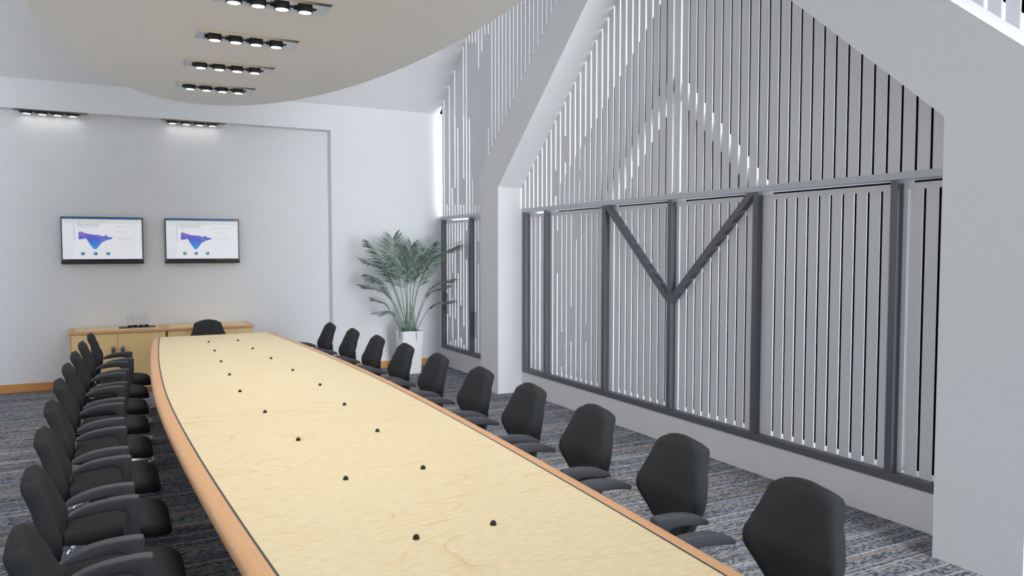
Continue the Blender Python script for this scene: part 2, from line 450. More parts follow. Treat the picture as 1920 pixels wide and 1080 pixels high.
# framed windows below the rail
ZF0, ZF1 = 0.2475, 2.1675
def framed_window(nm, label, y0, y1, mull, cells, braces=()):
    w = thing(nm, label, 'window', (XW, (y0 + y1) / 2, ZF0), kind='structure')
    inv = Matrix.Translation(-Vector(w.location))
    def add(name, bm, mat):
        bmesh.ops.transform(bm, matrix=inv, verts=bm.verts[:])
        return obj(name, bm, mat, w)
    xa, xb = XW - 0.004, XW + 0.16
    bm = bmesh.new(); b_box(bm, xa, xb, y0, y1, ZF1 - 0.045, ZF1, 0.002); add('top_rail', bm, M['rail_glow_tone'])
    bm = bmesh.new(); b_box(bm, xa, xb, y0, y1, ZF0, ZF0 + 0.053, 0.002); add('bottom_rail', bm, M['frame_metal'])
    bm = bmesh.new(); b_box(bm, XW + 0.0625, XW + 0.175, y0 + 0.005, y1 - 0.005, ZF0 + 0.02, ZF0 + 0.057, 0.001)
    add('outer_sill', bm, M['steel_out'])
    for (a, b_) in mull:
        bm = bmesh.new(); b_box(bm, xa + 0.001, xb - 0.001, a, b_, ZF0 + 0.052, ZF1 - 0.044, 0.002); add('mullion', bm, M['frame_metal'])
    for br in braces:
        bm = bmesh.new(); b_prism(bm, bar_poly(*br, 0.052), 'x', xa + 0.003, xb - 0.06); add('brace', bm, M['frame_metal'])
    for (a, b_, slits) in cells:
        bm = bmesh.new(); slat_panel(bm, XW + 0.055, XW + 0.055 + UT, a, b_, ZF0 + 0.05, lambda y: ZF1 - 0.066, slits)
        add('slat_panel', bm, M['screen_paint'])
    return w
L0, LP = 2.898, 0.0976
ZLo, ZHi = ZF0 + 0.0505, ZF1 - 0.105
def low_slits(a, b_, closed=()):
    out = []; k = math.ceil((a - L0) / LP)
    while L0 + k * LP < b_:
        y = L0 + k * LP
        if a + 0.03 < y < b_ - 0.03:
            op = []; cur = ZLo
            for (p, q) in sorted(c[1:] for c in closed if abs(c[0] - y) < LP * 0.5):
                if p > cur: op.append((cur, p))
                cur = q
            if cur < ZHi: op.append((cur, ZHi))
            out.append((y, op))
        k += 1
    return out
cAB = [(7.28, 1.433, 1.899), (7.176, 0.412, 0.791), (6.985, 0.713, 1.08), (6.891, 1.80, 2.2), (6.688, 0.744, 0.921)]
MU = [(7.925, 8.0), (7.445, 7.497), (6.298, 6.349), (5.29, 5.338), (4.293, 4.339), (3.136, 3.184), (2.60, 2.646)]
cells = []
for i in range(len(MU) - 1):
    hi, lo = MU[i][0], MU[i + 1][1]
    cells.append((lo, hi, low_slits(lo, hi, cAB if i == 1 else ())))
framed_window('window_2', 'long grey framed window of slatted panels with a V brace', 2.60, 8.0, MU, cells,
              [(6.31, 2.14, 5.32, 1.245), (4.34, 2.14, 5.31, 1.245)])
MU1 = [(10.45, 10.508), (9.475, 9.53), (8.45, 8.5)]
c1 = [(10.4, 0.75, 1.05), (10.3, 0.36, 0.72), (10.22, 1.0, 1.35), (10.12, 0.4, 0.7), (10.02, 1.35, 1.75), (9.93, 0.45, 0.9), (9.83, 0.36, 0.62), (9.73, 1.55, 1.95), (9.63, 0.36, 0.6),
      (9.4, 0.5, 0.85), (9.3, 1.5, 1.8)]
cells = [(MU1[1][1], MU1[0][0], low_slits(MU1[1][1], MU1[0][0], c1)), (MU1[2][1], MU1[1][0], low_slits(MU1[2][1], MU1[1][0], c1))]
framed_window('window_1', 'small grey framed slatted window between palm and pillar', 8.45, 10.508, MU1, cells)
# plain wall strips beside the frames
bm = bmesh.new()
b_box(bm, XW + 0.003, XW + 0.2, 8.0, 8.031, ZF0, ZF1)
b_box(bm, XW + 0.003, XW + 0.2, 10.508, YF, ZF0, ZF1)
b_box(bm, XW + 0.003, XW + 0.2, 0.0, 2.2, ZF0, ZF1)
obj('wall_strip', bm, M['concrete'], wr)

# ------------------------------------------------------------------ oval ceiling raft and lamps
raft = thing('ceiling_raft', 'large oval suspended ceiling raft hanging above the boardroom table', 'ceiling raft', (TCX, 5.45, 3.37))
bm = bmesh.new()
ring = lambda z, k: [(1.515 * k * math.cos(2 * PI * i / 160), 4.245 * k * math.sin(2 * PI * i / 160), z) for i in range(160)]
b_loft(bm, [ring(0.0, 1.0), ring(0.10, 1.0)])
obj('panel', bm, M['raft'], raft, smooth=30)
for (x, y) in ((-0.7, -2.2), (0.7, -2.2), (-0.7, 2.2), (0.7, 2.2)):
    bm = bmesh.new()
    b_tube(bm, [(x, y, 0.1), (x, y, ceil_z(5.45 + y) - 3.37 + 0.02)], 0.008, 6)
    obj('hanger_rod', bm, M['satin'], raft)

LAMP = 12.8
def lamp_tray(label, loc, width, group):
    t = thing('spotlight_tray', label, 'ceiling light', loc, 0, group)
    bm = bmesh.new()
    hw = width / 2
    c_ = min(0.016, hw * 0.2)
    b_loft(bm, [[(-0.384, -hw, 0.0), (0.384, -hw, 0.0), (0.384, hw, 0.0), (-0.384, hw, 0.0)], [(-0.384, -hw, -0.002), (0.384, -hw, -0.002), (0.384, hw, -0.002), (-0.384, hw, -0.002)],
                [(-0.372, -hw + c_, -0.014), (0.368, -hw + c_, -0.014), (0.368, hw - c_, -0.014), (-0.372, hw - c_, -0.014)]])
    obj('plate', bm, M['tray_metal'], t)
    bm = bmesh.new(); b_box(bm, -0.32, 0.30, -0.012, 0.012, -0.020, -0.0142, 0.001); obj('rail', bm, M['dark_plastic'], t)
    for i in range(4):
        x = -0.246 + i * 0.156
        bm = bmesh.new()
        b_lathe(bm, [(0.030, -0.012), (0.052, -0.014), (0.0525, -0.040), (0.050, -0.044), (0.044, -0.044), (0.043, -0.040)], x, 0, 28)
        b_box(bm, x - 0.075, x - 0.05, -0.006, 0.006, -0.03, -0.018, 0.001)
        sp = obj('spotlight', bm, M['can'], t, smooth=40)
        bm = bmesh.new(); b_lathe(bm, [(0.0435, -0.0405), (0.0435, -0.0425), (0.03, -0.0435)], x, 0, 28)
        obj('lens', bm, M['lens'], sp)
        if width > 0.2:
            ld = bpy.data.lights.new('raft_spot', 'SPOT'); ld.energy = LAMP; ld.spot_size = math.radians(120); ld.spot_blend = 0.8; ld.shadow_soft_size = 0.04; ld.color = (1.0, 0.95, 0.88)
            lo = bpy.data.objects.new('raft_spot', ld); COL.objects.link(lo); lo.parent = sp; lo.location = (x, 0, -0.05)
    return t
GL = 'spotlight trays under the oval ceiling raft'
for nm, y in (('metal tray of four spotlights cut off by the top edge of the view', 5.48), ('second spotlight tray from the top under the oval raft', 6.523),
              ('third spotlight tray from the top under the oval raft', 7.566), ('farthest spotlight tray on the oval raft, nearest its rounded end', 8.609)):
    lamp_tray(nm, (1.0135, y, 3.37), 0.255, GL)
for y in (4.437, 3.394, 2.351):                      # unseen lights without fixtures, continuing the tray row, added to brighten the near table
    for i in range(4):
        ld = bpy.data.lights.new('raft_spot', 'SPOT'); ld.energy = LAMP; ld.spot_size = math.radians(120); ld.spot_blend = 0.8; ld.shadow_soft_size = 0.04; ld.color = (1.0, 0.95, 0.88)
        lo = bpy.data.objects.new('raft_spot', ld); COL.objects.link(lo); lo.parent = raft; lo.location = (-0.0065 - 0.246 + i * 0.156, y - 5.45, -0.05)
GN = 'spotlight trays under the niche lintel'
lamp_tray('spotlight tray under the niche lintel above the left television', (-0.575, 10.655, 3.311), 0.12, GN)
lamp_tray('spotlight tray under the niche lintel above the right television', (0.985, 10.655, 3.311), 0.12, GN)

# ------------------------------------------------------------------ boardroom table
Y0, Y1 = 1.62, 9.155
def half_w(y):
    q = abs(y - TCY) / 3.75
    return 0.712 - 0.150 * q ** 1.75
table = thing('boardroom_table', 'long boat shaped maple boardroom table with alder edge bands', 'table', (TCX, TCY, 0))
NY = 72
ys = [Y0 + (Y1 - Y0) * i / NY for i in range(NY + 1)]
bm = bmesh.new()
rings = []
for y in ys:
    w = half_w(y) - 0.0045
    rings.append([(-w, y - TCY, 0.70), (-w, y - TCY, 0.74), (w, y - TCY, 0.74), (w, y - TCY, 0.70)])
b_loft(bm, rings)
obj('tabletop', bm, M['maple'], table)
for s in (-1, 1):
    bm = bmesh.new(); rings = []
    for y in ys:
        w = half_w(y)
        r = [(w + 0.0045, 0.685), (w + 0.0045, 0.740), (w + 0.042, 0.740)]
        for a in range(1, 8):
            t = a / 8 * PI
            r.append((w + 0.042 + 0.030 * math.sin(t), 0.7075 + 0.0325 * math.cos(t)))
        r.append((w + 0.042, 0.675))
        rings.append([(s * u, y - TCY, z) for u, z in r])
    b_loft(bm, rings)
    e = obj('edge_band', bm, M['alder'], table, smooth=50)
    if s < 0: e['label'] = 'rounded alder edge band'
    bm = bmesh.new(); rings = []
    for y in ys:
        w = half_w(y)
        rings.append([(s * u, y - TCY, z) for u, z in ((w - 0.0045, 0.70), (w - 0.0045, 0.7402), (w + 0.0045, 0.7402), (w + 0.0045, 0.70))])
    b_loft(bm, rings)
    obj('inlay_strip', bm, M['inlay'], table)
for ye, s in ((Y1, 1), (Y0, -1)):
    bm = bmesh.new(); w = half_w(ye)
    ya, yb = (ye - TCY, ye - TCY + 0.012 * s)
    b_box(bm, -w, w, min(ya, yb), max(ya, yb), 0.69, 0.7395, 0.002); obj('end_edge', bm, M['alder'], table)
for y in (-2.6, 0.0, 2.6):
    bm = bmesh.new(); b_box(bm, -0.34, 0.34, y - 0.04, y + 0.04, 0.03, 0.70, 0.004); b_box(bm, -0.40, 0.40, y - 0.09, y + 0.09, 0.0, 0.035, 0.004)
    obj('pedestal', bm, M['alder'], table)
bm = bmesh.new(); b_box(bm, -0.03, 0.03, -2.6, 2.6, 0.58, 0.66, 0.003); obj('stretcher', bm, M['alder'], table)
gx = [0.142, 0.171, 0.205, 0.236, 0.268, 0.236, 0.205, 0.171, 0.142]
for i in range(9):
    for s in (-1, 1):
        bm = bmesh.new()
        b_lathe(bm, [(0.0115, 0.7398), (0.0115, 0.744), (0.0095, 0.750), (0.006, 0.7545), (0.002, 0.756)], s * gx[i], -3.027 + i * 0.7567, 14)
        obj('grommet', bm, M['black'], table, smooth=60)

# ------------------------------------------------------------------ chairs
def lerp_tab(tab, z):
    tab = sorted(tab)
    if z <= tab[0][0]: return tab[0][1]
    for (a, b_), (c, d) in zip(tab, tab[1:]):
        if a <= z <= c:
            t = (z - a) / (c - a); t = t * t * (3 - 2 * t) * 0.5 + t * 0.5
            return b_ + (d - b_) * t
    return tab[-1][1]
W_T = [(0.34, .088), (0.38, .092), (0.42, .102), (0.46, .120), (0.49, .143), (0.53, .180), (0.57, .207), (0.60, .2145), (0.63, .211), (0.67, .196), (0.72, .173), (0.77, .160), (0.79, .155), (0.805, .149), (0.818, .140), (0.828, .126), (0.8345, .104)]
EX_T = [(0.34, -.205), (0.44, -.205), (0.50, -.190), (0.57, -.171), (0.61, -.172), (0.70, -.206), (0.80, -.244), (0.8345, -.270)]
CX_T = [(0.34, -.212), (0.44, -.222), (0.50, -.218), (0.60, -.212), (0.70, -.234), (0.80, -.256), (0.8345, -.272)]
BX_T = [(0.34, -.250), (0.44, -.268), (0.55, -.282), (0.625, -.286), (0.70, -.288), (0.75, -.295), (0.79, -.312), (0.815, -.320), (0.828, -.314), (0.8345, -.298)]
def chair_back_bm():
    bm = bmesh.new(); rings = []
    zs = [0.34, 0.36, 0.39, 0.42, 0.45, 0.48, 0.51, 0.54, 0.57, 0.60, 0.63, 0.66, 0.69, 0.72, 0.75, 0.77, 0.79, 0.805, 0.818, 0.828, 0.8345]
    for z in zs:
        w = lerp_tab(W_T, z); ex = lerp_tab(EX_T, z); cx = lerp_tab(CX_T, z); bx = lerp_tab(BX_T, z)
        r = []
        k = max(0.0, (z - 0.68) / 0.155); arch = 0.017 * k * k
        nf = 13
        for i in range(nf):                     # front face, +y to -y
            u = 1 - 2 * i / (nf - 1)
            x = cx + (ex - cx) * u * u - 0.010 * abs(u) ** 10
            r.append((x, u * w, z + 0.012 * k * k - arch * u * u))
        xr = ex - 0.010                          # thick padded rim
        tb = max(0.016, min(0.060, xr - (bx + 0.002)))
        for s_, seq in ((-1, (0.22, 0.5, 0.78)), (1, (0.78, 0.5, 0.22))):
            if s_ == -1:
                for q in seq: r.append((xr - tb * q, -(w + 0.004 * math.sin(PI * q)), z + 0.012 * k * k - arch))
                for i in range(nf):
                    u = -1 + 2 * i / (nf - 1)
                    r.append((bx + (xr - tb - bx) * abs(u) ** 2.2, u * (w - 0.003), z + 0.012 * k * k - arch * u * u))
            else:
                for q in seq: r.append((xr - tb * q, w + 0.004 * math.sin(PI * q), z + 0.012 * k * k - arch))
        rings.append(r)
    top = rings[-1]; wt = lerp_tab(W_T, zs[-1])
    def mid_x(y):
        u = max(-1.0, min(1.0, y / wt))
        return 0.5 * (cx + (ex - cx) * u * u + bx + (xr - tb - bx) * abs(u) ** 2.2)
    for f, dz in ((0.86, 0.003), (0.62, 0.0055), (0.32, 0.007), (0.04, 0.0075)):
        rings.append([(mid_x(p[1]) + (p[0] - mid_x(p[1])) * f, p[1] * (0.955 + 0.045 * f), p[2] + dz) for p in top])
    b_loft(bm, rings)
    return bm
def chair_seat_bm():
    bm = bmesh.new(); rings = []
    for x, w, zt, zb in ((-.205, .150, .372, .350), (-.200, .190, .386, .338), (-.185, .212, .396, .330), (-.14, .228, .402, .326), (-.06, .236, .403, .322), (.04, .240, .401, .318),
                         (.12, .240, .397, .314), (.18, .234, .390, .309), (.215, .222, .380, .305), (.240, .204, .364, .306), (.252, .185, .345, .312)):
        r = []
        n = 22; hz = (zt - zb) / 2; cz = (zt + zb) / 2
        for k in range(n):
            t = 2 * PI * k / n
            c, s = math.cos(t), math.sin(t)
            e = 0.42
            yy = w * math.copysign(abs(c) ** e, c); zz = cz + hz * math.copysign(abs(s) ** e, s)
            if s > 0: zz -= 0.006 * (1 - (yy / w) ** 2)
            r.append((x, yy, zz))
        rings.append(r)
    b_loft(bm, rings)
    return bm
ARM = [(-.184, .562), (-.160, .577), (-.125, .592), (-.08, .603), (-.03, .610), (.02, .6125), (.06, .6120), (.086, .609), (.0915, .600), (.0905, .50), (.088, .42), (.085, .345), (.040, .345),
       (.043, .42), (.044, .50), (.041, .528), (.030, .547), (.010, .558), (-.025, .561), (-.075, .557), (-.125, .551), (-.160, .547), (-.184, .543)]
def chair_arm_bm(s):
    bm = bmesh.new()
    b_prism(bm, ARM, 'y', s * 0.27 - 0.0255, s * 0.27 + 0.0255, 0.009, 3)
    b_box(bm, .042, .086, min(s * 0.17, s * 0.285), max(s * 0.17, s * 0.285), .300, .346, 0.004)
    return bm
def make_chair():
    t = thing('conference_chair', 'x', 'chair')
    obj('seat', chair_seat_bm(), M['fabric'], t, smooth='all')
    obj('backrest', chair_back_bm(), M['fabric'], t, smooth='all')
    for s in (-1, 1): obj('armrest', chair_arm_bm(s), M['arm_plastic'], t, smooth=35)
    bm = bmesh.new(); b_box(bm, -.11, .11, -.175, .175, .285, .312, 0.006); b_box(bm, -.09, .07, -.06, .06, .235, .29, 0.008)
    obj('mechanism', bm, M['dark_plastic'], t)
    bm = bmesh.new()
    b_prism(bm, [(-.08, .27), (-.26, .285), (-.298, .33), (-.304, .42), (-.304, .52), (-.300, .60), (-.278, .60), (-.276, .55), (-.270, .42), (-.265, .345), (-.24, .308), (-.08, .30)], 'y', -0.05, 0.05, 0.004)
    obj('back_support', bm, M['dark_plastic'], t)
    bm = bmesh.new(); b_lathe(bm, [(0.026, 0.075), (0.026, 0.17), (0.016, 0.172), (0.016, 0.25)], 0, 0, 18); obj('gas_column', bm, M['chrome'], t, smooth=40)
    bm = bmesh.new(); b_lathe(bm, [(0.036, 0.062), (0.038, 0.10), (0.028, 0.108)], 0, 0, 18); obj('hub', bm, M['chrome'], t, smooth=40)
    for k in range(5):
        a = 2 * PI * k / 5 + 0.15
        d = Vector((math.cos(a), math.sin(a), 0)); n = Vector((-d.y, d.x, 0))
        bm = bmesh.new(); rings = []
        for r, hw, zt, zb in ((0.025, .024, .100, .066), (0.12, .020, .092, .066), (0.23, .015, .078, .060), (0.275, .013, .070, .056), (0.282, .009, .066, .058)):
            c = d * r
            rings.append([tuple(c + n * q + Vector((0, 0, z))) for q, z in ((-hw, zb), (-hw * .8, zt), (hw * .8, zt), (hw, zb))])
        b_loft(bm, rings)
        leg = obj('leg', bm, M['chrome'], t, smooth=40)
        c = d * 0.265
        bm = bmesh.new()
        for q in (-0.014, 0.014):
            cc = c + n * q + d * 0.008
            prof = [(-0.008, 0.017), (-0.007, 0.026), (0.007, 0.026), (0.008, 0.017)]
            rings = []
            for off, r in prof:
                rings.append([tuple(cc + n * off + d * (r * math.cos(2 * PI * i / 14)) + Vector((0, 0, 0.026 + r * math.sin(2 * PI * i / 14)))) for i in range(14)])
            b_loft(bm, rings)
        b_tube(bm, [tuple(c + Vector((0, 0, 0.03))), tuple(c + Vector((0, 0, 0.06)))], 0.006, 8)
        obj('caster', bm, M['chrome'], leg, smooth=40)
    return t
chair = make_chair()
index_kids(chair)
DOFF = [1.208, 1.262, 1.294, 1.317, 1.330, 1.327, 1.318, 1.304, 1.280, 1.228]
YC = [TCY + 0.4125 + k * 0.752 for k in range(4, -1, -1)] + [TCY - 0.4125 - k * 0.752 for k in range(5)]
ORD = ['', 'second', 'third', 'fourth', 'fifth', 'sixth', 'seventh', 'eighth', 'ninth', 'tenth']
first = True
def place(x, y, rz, label, group):
    global first
    if first:
        c = chair; first = False
    else:
        c = copy_tree(chair)
    c.location = (x, y, 0); c.rotation_euler = (0, 0, rz)
    c['label'] = label; c['category'] = 'chair'; c['group'] = group
    return c
for i in range(9):
    lab = ('black armchair on the left of the table, farthest, beside the maple sideboard' if i == 0 else
           'black armchair nearest the camera in the row left of the table' if i == 8 else
           'black armchair left of the table, %s from the sideboard end' % ORD[i])
    place(TCX - (DOFF[i] - 0.284), YC[i], 0.0, lab, 'chairs along the left side of the table')
for i in range(10):
    lab = ('black armchair on the right of the table, farthest, in front of the niche corner' if i == 0 else
           'largest black armchair at lower right, nearest the camera, backrest in full view' if i == 9 else
           'black armchair right of the table, %s from the back wall end' % ORD[i])
    place(TCX + (DOFF[i] - 0.284), YC[i], PI, lab, 'chairs along the right side of the table')
place(TCX, 9.585, -PI / 2, 'black chair at the far head of the table, in front of the sideboard', 'chair at the head of the table')

# ------------------------------------------------------------------ sideboard
SX0, SX1, SYF = -0.446, 1.600, 10.165
sb = thing('sideboard', 'low maple sideboard with alder top standing in the niche', 'sideboard', ((SX0 + SX1) / 2, 10.45, 0))
ox, oy = (SX0 + SX1) / 2, 10.45
def sbox(name, x0, x1, y0, y1, z0, z1, mat, bev=0.002, par=None, off=(0, 0)):
    bm = bmesh.new(); b_box(bm, x0 - ox, x1 - ox, y0 - oy, y1 - oy, z0, z1, bev)
    return obj(name, bm, mat, par or sb)
sbox('worktop', SX0, SX1, SYF - 0.012, 10.728, 0.708, 0.735, M['alder'], 0.003)
sbox('top_panel', -0.388, 0.512, 10.262, 10.69, 0.7352, 0.7362, M['maple_door'], 0)
sbox('top_panel', 0.636, 1.545, 10.262, 10.69, 0.7352, 0.7362, M['maple_door'], 0)
sbox('carcass', -0.43, 0.572, SYF + 0.02, 10.728, 0.05, 0.708, M['alder'])
sbox('carcass', 0.601, 1.585, SYF + 0.02, 10.728, 0.05, 0.708, M['alder'])
sbox('carcass_infill', 0.572, 0.601, SYF + 0.05, 10.728, 0.05, 0.708, M['alder'])
sbox('plinth', -0.40, 1.56, SYF + 0.045, 10.72, 0.0, 0.05, M['maple_door'])
HZ = (0.43, 0.552)
for x0, x1, hx in ((-0.43, 0.0565, 0.010), (0.0595, 0.572, 0.1085), (0.601, 1.0915, 1.045), (1.0945, 1.585, 1.145)):
    d = sbox('door', x0 + 0.012 if x0 < -0.4 else x0, x1, SYF, SYF + 0.019, 0.045, 0.705, M['maple_door'])
    bm = bmesh.new()
    b_prism(bm, [(SYF - oy, HZ[0]), (SYF - oy - 0.022, HZ[0] + 0.004), (SYF - oy - 0.026, HZ[0] + 0.02), (SYF - oy - 0.026, HZ[1] - 0.02), (SYF - oy - 0.022, HZ[1] - 0.004), (SYF - oy, HZ[1]),
                 (SYF - oy, HZ[1] - 0.006), (SYF - oy - 0.018, HZ[1] - 0.010), (SYF - oy - 0.020, HZ[1] - 0.022), (SYF - oy - 0.020, HZ[0] + 0.022), (SYF - oy - 0.018, HZ[0] + 0.010), (SYF - oy, HZ[0] + 0.006)],
            'x', hx - ox - 0.019, hx - ox + 0.019)
    obj('handle', bm, M['satin'], d)

bm = bmesh.new(); b_box(bm, -0.20, 0.20, -0.085, 0.085, 0, 0.008, 0.002)
t = obj('serving_tray', bm, M['slate']); t.location = (0.275, 10.50, 0.7364)
tag(t, 'flat dark slate tray lying on the sideboard under the glasses', 'tray')
GLB = ['tall clear glass at the left end of the row on the slate tray', 'tall clear glass second from the left on the slate tray',
       'tall clear glass third from the left on the slate tray', 'tall clear glass at the right end of the row on the slate tray']
for i, (x, y) in enumerate(((0.196, 10.475), (0.252, 10.505), (0.318, 10.49), (0.378, 10.505))):
    g = thing('drinking_glass', GLB[i], 'glass', (x, y, 0.7446), 0, 'drinking glasses on the slate tray')
    if i == 0:
        bm = bmesh.new(); b_lathe(bm, [(0.0245, 0.022), (0.0245, 0.145), (0.0225, 0.145), (0.0222, 0.023)], 0, 0, 20, caps=False); gb = bm
        wall = obj('glass_wall', bm, M['glass'], g, smooth=40)
        bm = bmesh.new(); b_lathe(bm, [(0.0235, 0.0), (0.025, 0.003), (0.025, 0.021), (0.0235, 0.0218)], 0, 0, 20)
        base = obj('dark_base', bm, M['tv_black'], g, smooth=40)
    else:
        for s_ in (wall, base):
            c = s_.copy(); COL.objects.link(c); c.parent = g

# ------------------------------------------------------------------ televisions
def television(label, x0, x1):
    Wd = x1 - x0; zb, zt = 1.556, 2.082
    t = thing('television', label, 'television', ((x0 + x1) / 2, 10.744, zb), 0, 'wall televisions')
    hw = Wd / 2
    bm = bmesh.new(); b_box(bm, -hw + 0.004, hw - 0.004, -0.068, -0.022, 0, zt - zb, 0.004); obj('casing', bm, M['tv_black'], t)
    bm = bmesh.new(); b_box(bm, -0.2, 0.2, -0.022, -0.001, 0.12, 0.40, 0.003); obj('wall_mount', bm, M['tv_black'], t)
    bm = bmesh.new(); b_box(bm, -hw, hw, -0.085, -0.02, -0.043, -0.004, 0.010, seg=3); b_box(bm, -0.09, 0.045, -0.0862, -0.08, -0.022, -0.014, 0.001)
    b_box(bm, -0.15, 0.15, -0.05, -0.03, -0.005, 0.003)
    sbar = obj('soundbar', bm, M['dark_plastic'], t); sbar['label'] = 'slim dark soundbar under the screen'
    sx0, sx1 = -hw + 0.017, hw - 0.017; sz0, sz1 = 0.017, zt - zb - 0.014
    SW, SH = sx1 - sx0, sz1 - sz0
    SM = ['s_white', 's_blue', 's_red', 's_bar', 's_side', 's_strip', 's_text', 's_pale', 's_orange', 's_dark', 's_glint', 's_teal']
    sbm = bmesh.new(); b_box(sbm, sx0, sx1, -0.0686, -0.066, sz0, sz1)
    def rects(name, L_, mat, lift):
        y = -0.0686 - 0.0003 * lift
        for u0, v0, u1, v1 in L_: b_box(sbm, sx0 + u0 * SW, sx0 + u1 * SW, y, -0.0684, sz1 - v1 * SH, sz1 - v0 * SH, 0, SM.index(mat))
    def rect(name, u0, v0, u1, v1, mat, lift): rects(name, [(u0, v0, u1, v1)], mat, lift)
    def sprism(P, mat, lift):
        y = -0.0686 - 0.0003 * lift; n0 = len(sbm.faces)
        b_prism(sbm, P, 'y', y, -0.0684); sbm.faces.ensure_lookup_table()
        for f in sbm.faces[n0:]: f.material_index = SM.index(mat)
    rect('title_bar', 0, 0, 1, 0.03, 's_blue', 1); rect('close_button', 0.962, 0.003, 0.992, 0.027, 's_red', 2)
    rect('toolbar', 0, 0.03, 1, 0.135, 's_bar', 1); rect('sidebar', 0, 0.135, 0.138, 1, 's_side', 1); rect('scroll_strip', 0.138, 0.135, 0.156, 0.56, 's_strip', 1)
    rect('scroll_strip', 0.984, 0.2, 0.993, 0.78, 's_strip', 1)
    rnd = random.Random(3)
    ic = []
    for u in (0.03, 0.05, 0.07, 0.10, 0.13, 0.15, 0.20, 0.27, 0.29, 0.35, 0.40, 0.43, 0.46, 0.48, 0.50, 0.53, 0.56): ic.append((u, 0.062, u + 0.010, 0.080))
    for u in (0.19, 0.205, 0.22, 0.34, 0.38, 0.42, 0.45, 0.47, 0.51): ic.append((u, 0.10, u + 0.012, 0.116))
    rects('toolbar_icons', ic, 's_text', 2)
    sd = [(0.0, 0.140, 0.135, 0.146), (0.0, 0.165, 0.135, 0.171), (0.0, 0.535, 0.135, 0.541), (0.0, 0.745, 0.135, 0.752)]
    for r in range(6):
        for c in range(3): sd.append((0.02 + 0.038 * c, 0.22 + r * 0.05, 0.038 + 0.038 * c, 0.228 + r * 0.05))
    for r in range(7):
        for c in range(3): sd.append((0.012 + 0.042 * c, 0.785 + r * 0.028, 0.040 + 0.042 * c, 0.792 + r * 0.028))
    rects('sidebar_lines', sd, 's_pale', 2)
    tx = []
    for (u0, u1, v) in ((0.19, 0.45, 0.195), (0.20, 0.44, 0.212), (0.65, 0.93, 0.20), (0.65, 0.76, 0.215), (0.65, 0.80, 0.325), (0.65, 0.86, 0.475), (0.68, 0.91, 0.515)):
        u = u0
        while u < u1:
            w_ = rnd.uniform(0.008, 0.03); tx.append((u, v, min(u + w_, u1), v + 0.007)); u += w_ + 0.006
    rects('text_lines', tx, 's_text', 2)
    fb = []
    for r in range(2): fb += [(0.77, 0.375 + r * 0.05, 0.84, 0.383 + r * 0.05), (0.86, 0.375 + r * 0.05, 0.93, 0.383 + r * 0.05)]
    fb.append((0.40, 0.232, 0.445, 0.241))
    rects('formula_lines', fb, 's_strip', 2)
    gr = [(0.66, 0.545, 0.663, 0.60), (0.665, 0.745, 0.92, 0.748)]
    for c in range(7): gr.append((0.69 + c * 0.035, 0.54, 0.691 + c * 0.035, 0.745))
    for r in range(4): gr.append((0.69, 0.54 + r * 0.068, 0.90, 0.542 + r * 0.068))
    rects('table_grid', gr, 's_pale', 2)
    # heading
    cu = bpy.data.curves.new('heading', 'FONT'); cu.body = 'Comparison of the Model Parameters'; cu.size = SH * 0.052
    dg = bpy.data.objects.new('tmp_heading', cu); COL.objects.link(dg); bpy.context.view_layer.update()
    me = bpy.data.meshes.new_from_object(dg.evaluated_get(bpy.context.evaluated_depsgraph_get()))
    bpy.data.objects.remove(dg)
    wmax = max(v.co.x for v in me.vertices)
    hv = [sbm.verts.new((sx0 + 0.178 * SW + v.co.x * (0.29 * SW / wmax), -0.0694, sz1 - 0.172 * SH + v.co.y)) for v in me.vertices]
    for p in me.polygons:
        try: f = sbm.faces.new([hv[i] for i in p.vertices]); f.material_index = SM.index('s_dark')
        except ValueError: pass
    for P in ([(.228, .335), (.29, .49), (.345, .66), (.378, .742)], [(.549, .408), (.50, .53), (.45, .68), (.425, .735)], [(.39, .404), (.43, .45), (.485, .505), (.535, .505)]):
        for (a, b_), (c, d) in zip(P, P[1:]):
            sprism(bar_poly(sx0 + a * SW, sz1 - b_ * SH, sx0 + c * SW, sz1 - d * SH, 0.003), 's_orange', 4)
    for u in (.246, .4035, .561):
        sprism([(sx0 + (u + .026 * math.cos(2 * PI * k / 24)) * SW, sz1 - (.866 + .040 * math.sin(2 * PI * k / 24)) * SH) for k in range(24)], 's_teal', 2)
        sprism([(sx0 + (u - .006 + .011 * math.cos(2 * PI * k / 14)) * SW, sz1 - (.853 + .012 * math.sin(2 * PI * k / 14)) * SH) for k in range(14)], 's_glint', 3)
    scr = obj('screen', sbm, [M[k] for k in SM], t)
    bm = bmesh.new()
    b_prism(bm, [(sx0 + u * SW, sz1 - v * SH) for u, v in [(.198, .52), (.2, .373), (.205, .335), (.217, .318), (.235, .332), (.296, .373), (.345, .392), (.39, .402), (.448, .406), (.498, .446), (.515, .43), (.549, .400), (.556, .455), (.63, .468), (.605, .507), (.536, .54), (.479, .605),
                           (.448, .69), (.422, .744), (.397, .765), (.375, .744), (.34, .654), (.29, .497)]], 'y', -0.0686 - 0.0008, -0.0684)
    obj('surface_graph', bm, M['s_graph'], scr)
    return t
television('left of two wall televisions showing a blue surface graph', -0.5185, 0.3757)
television('right of two wall televisions showing a blue surface graph, nearer the niche corner', 0.617, 1.513)

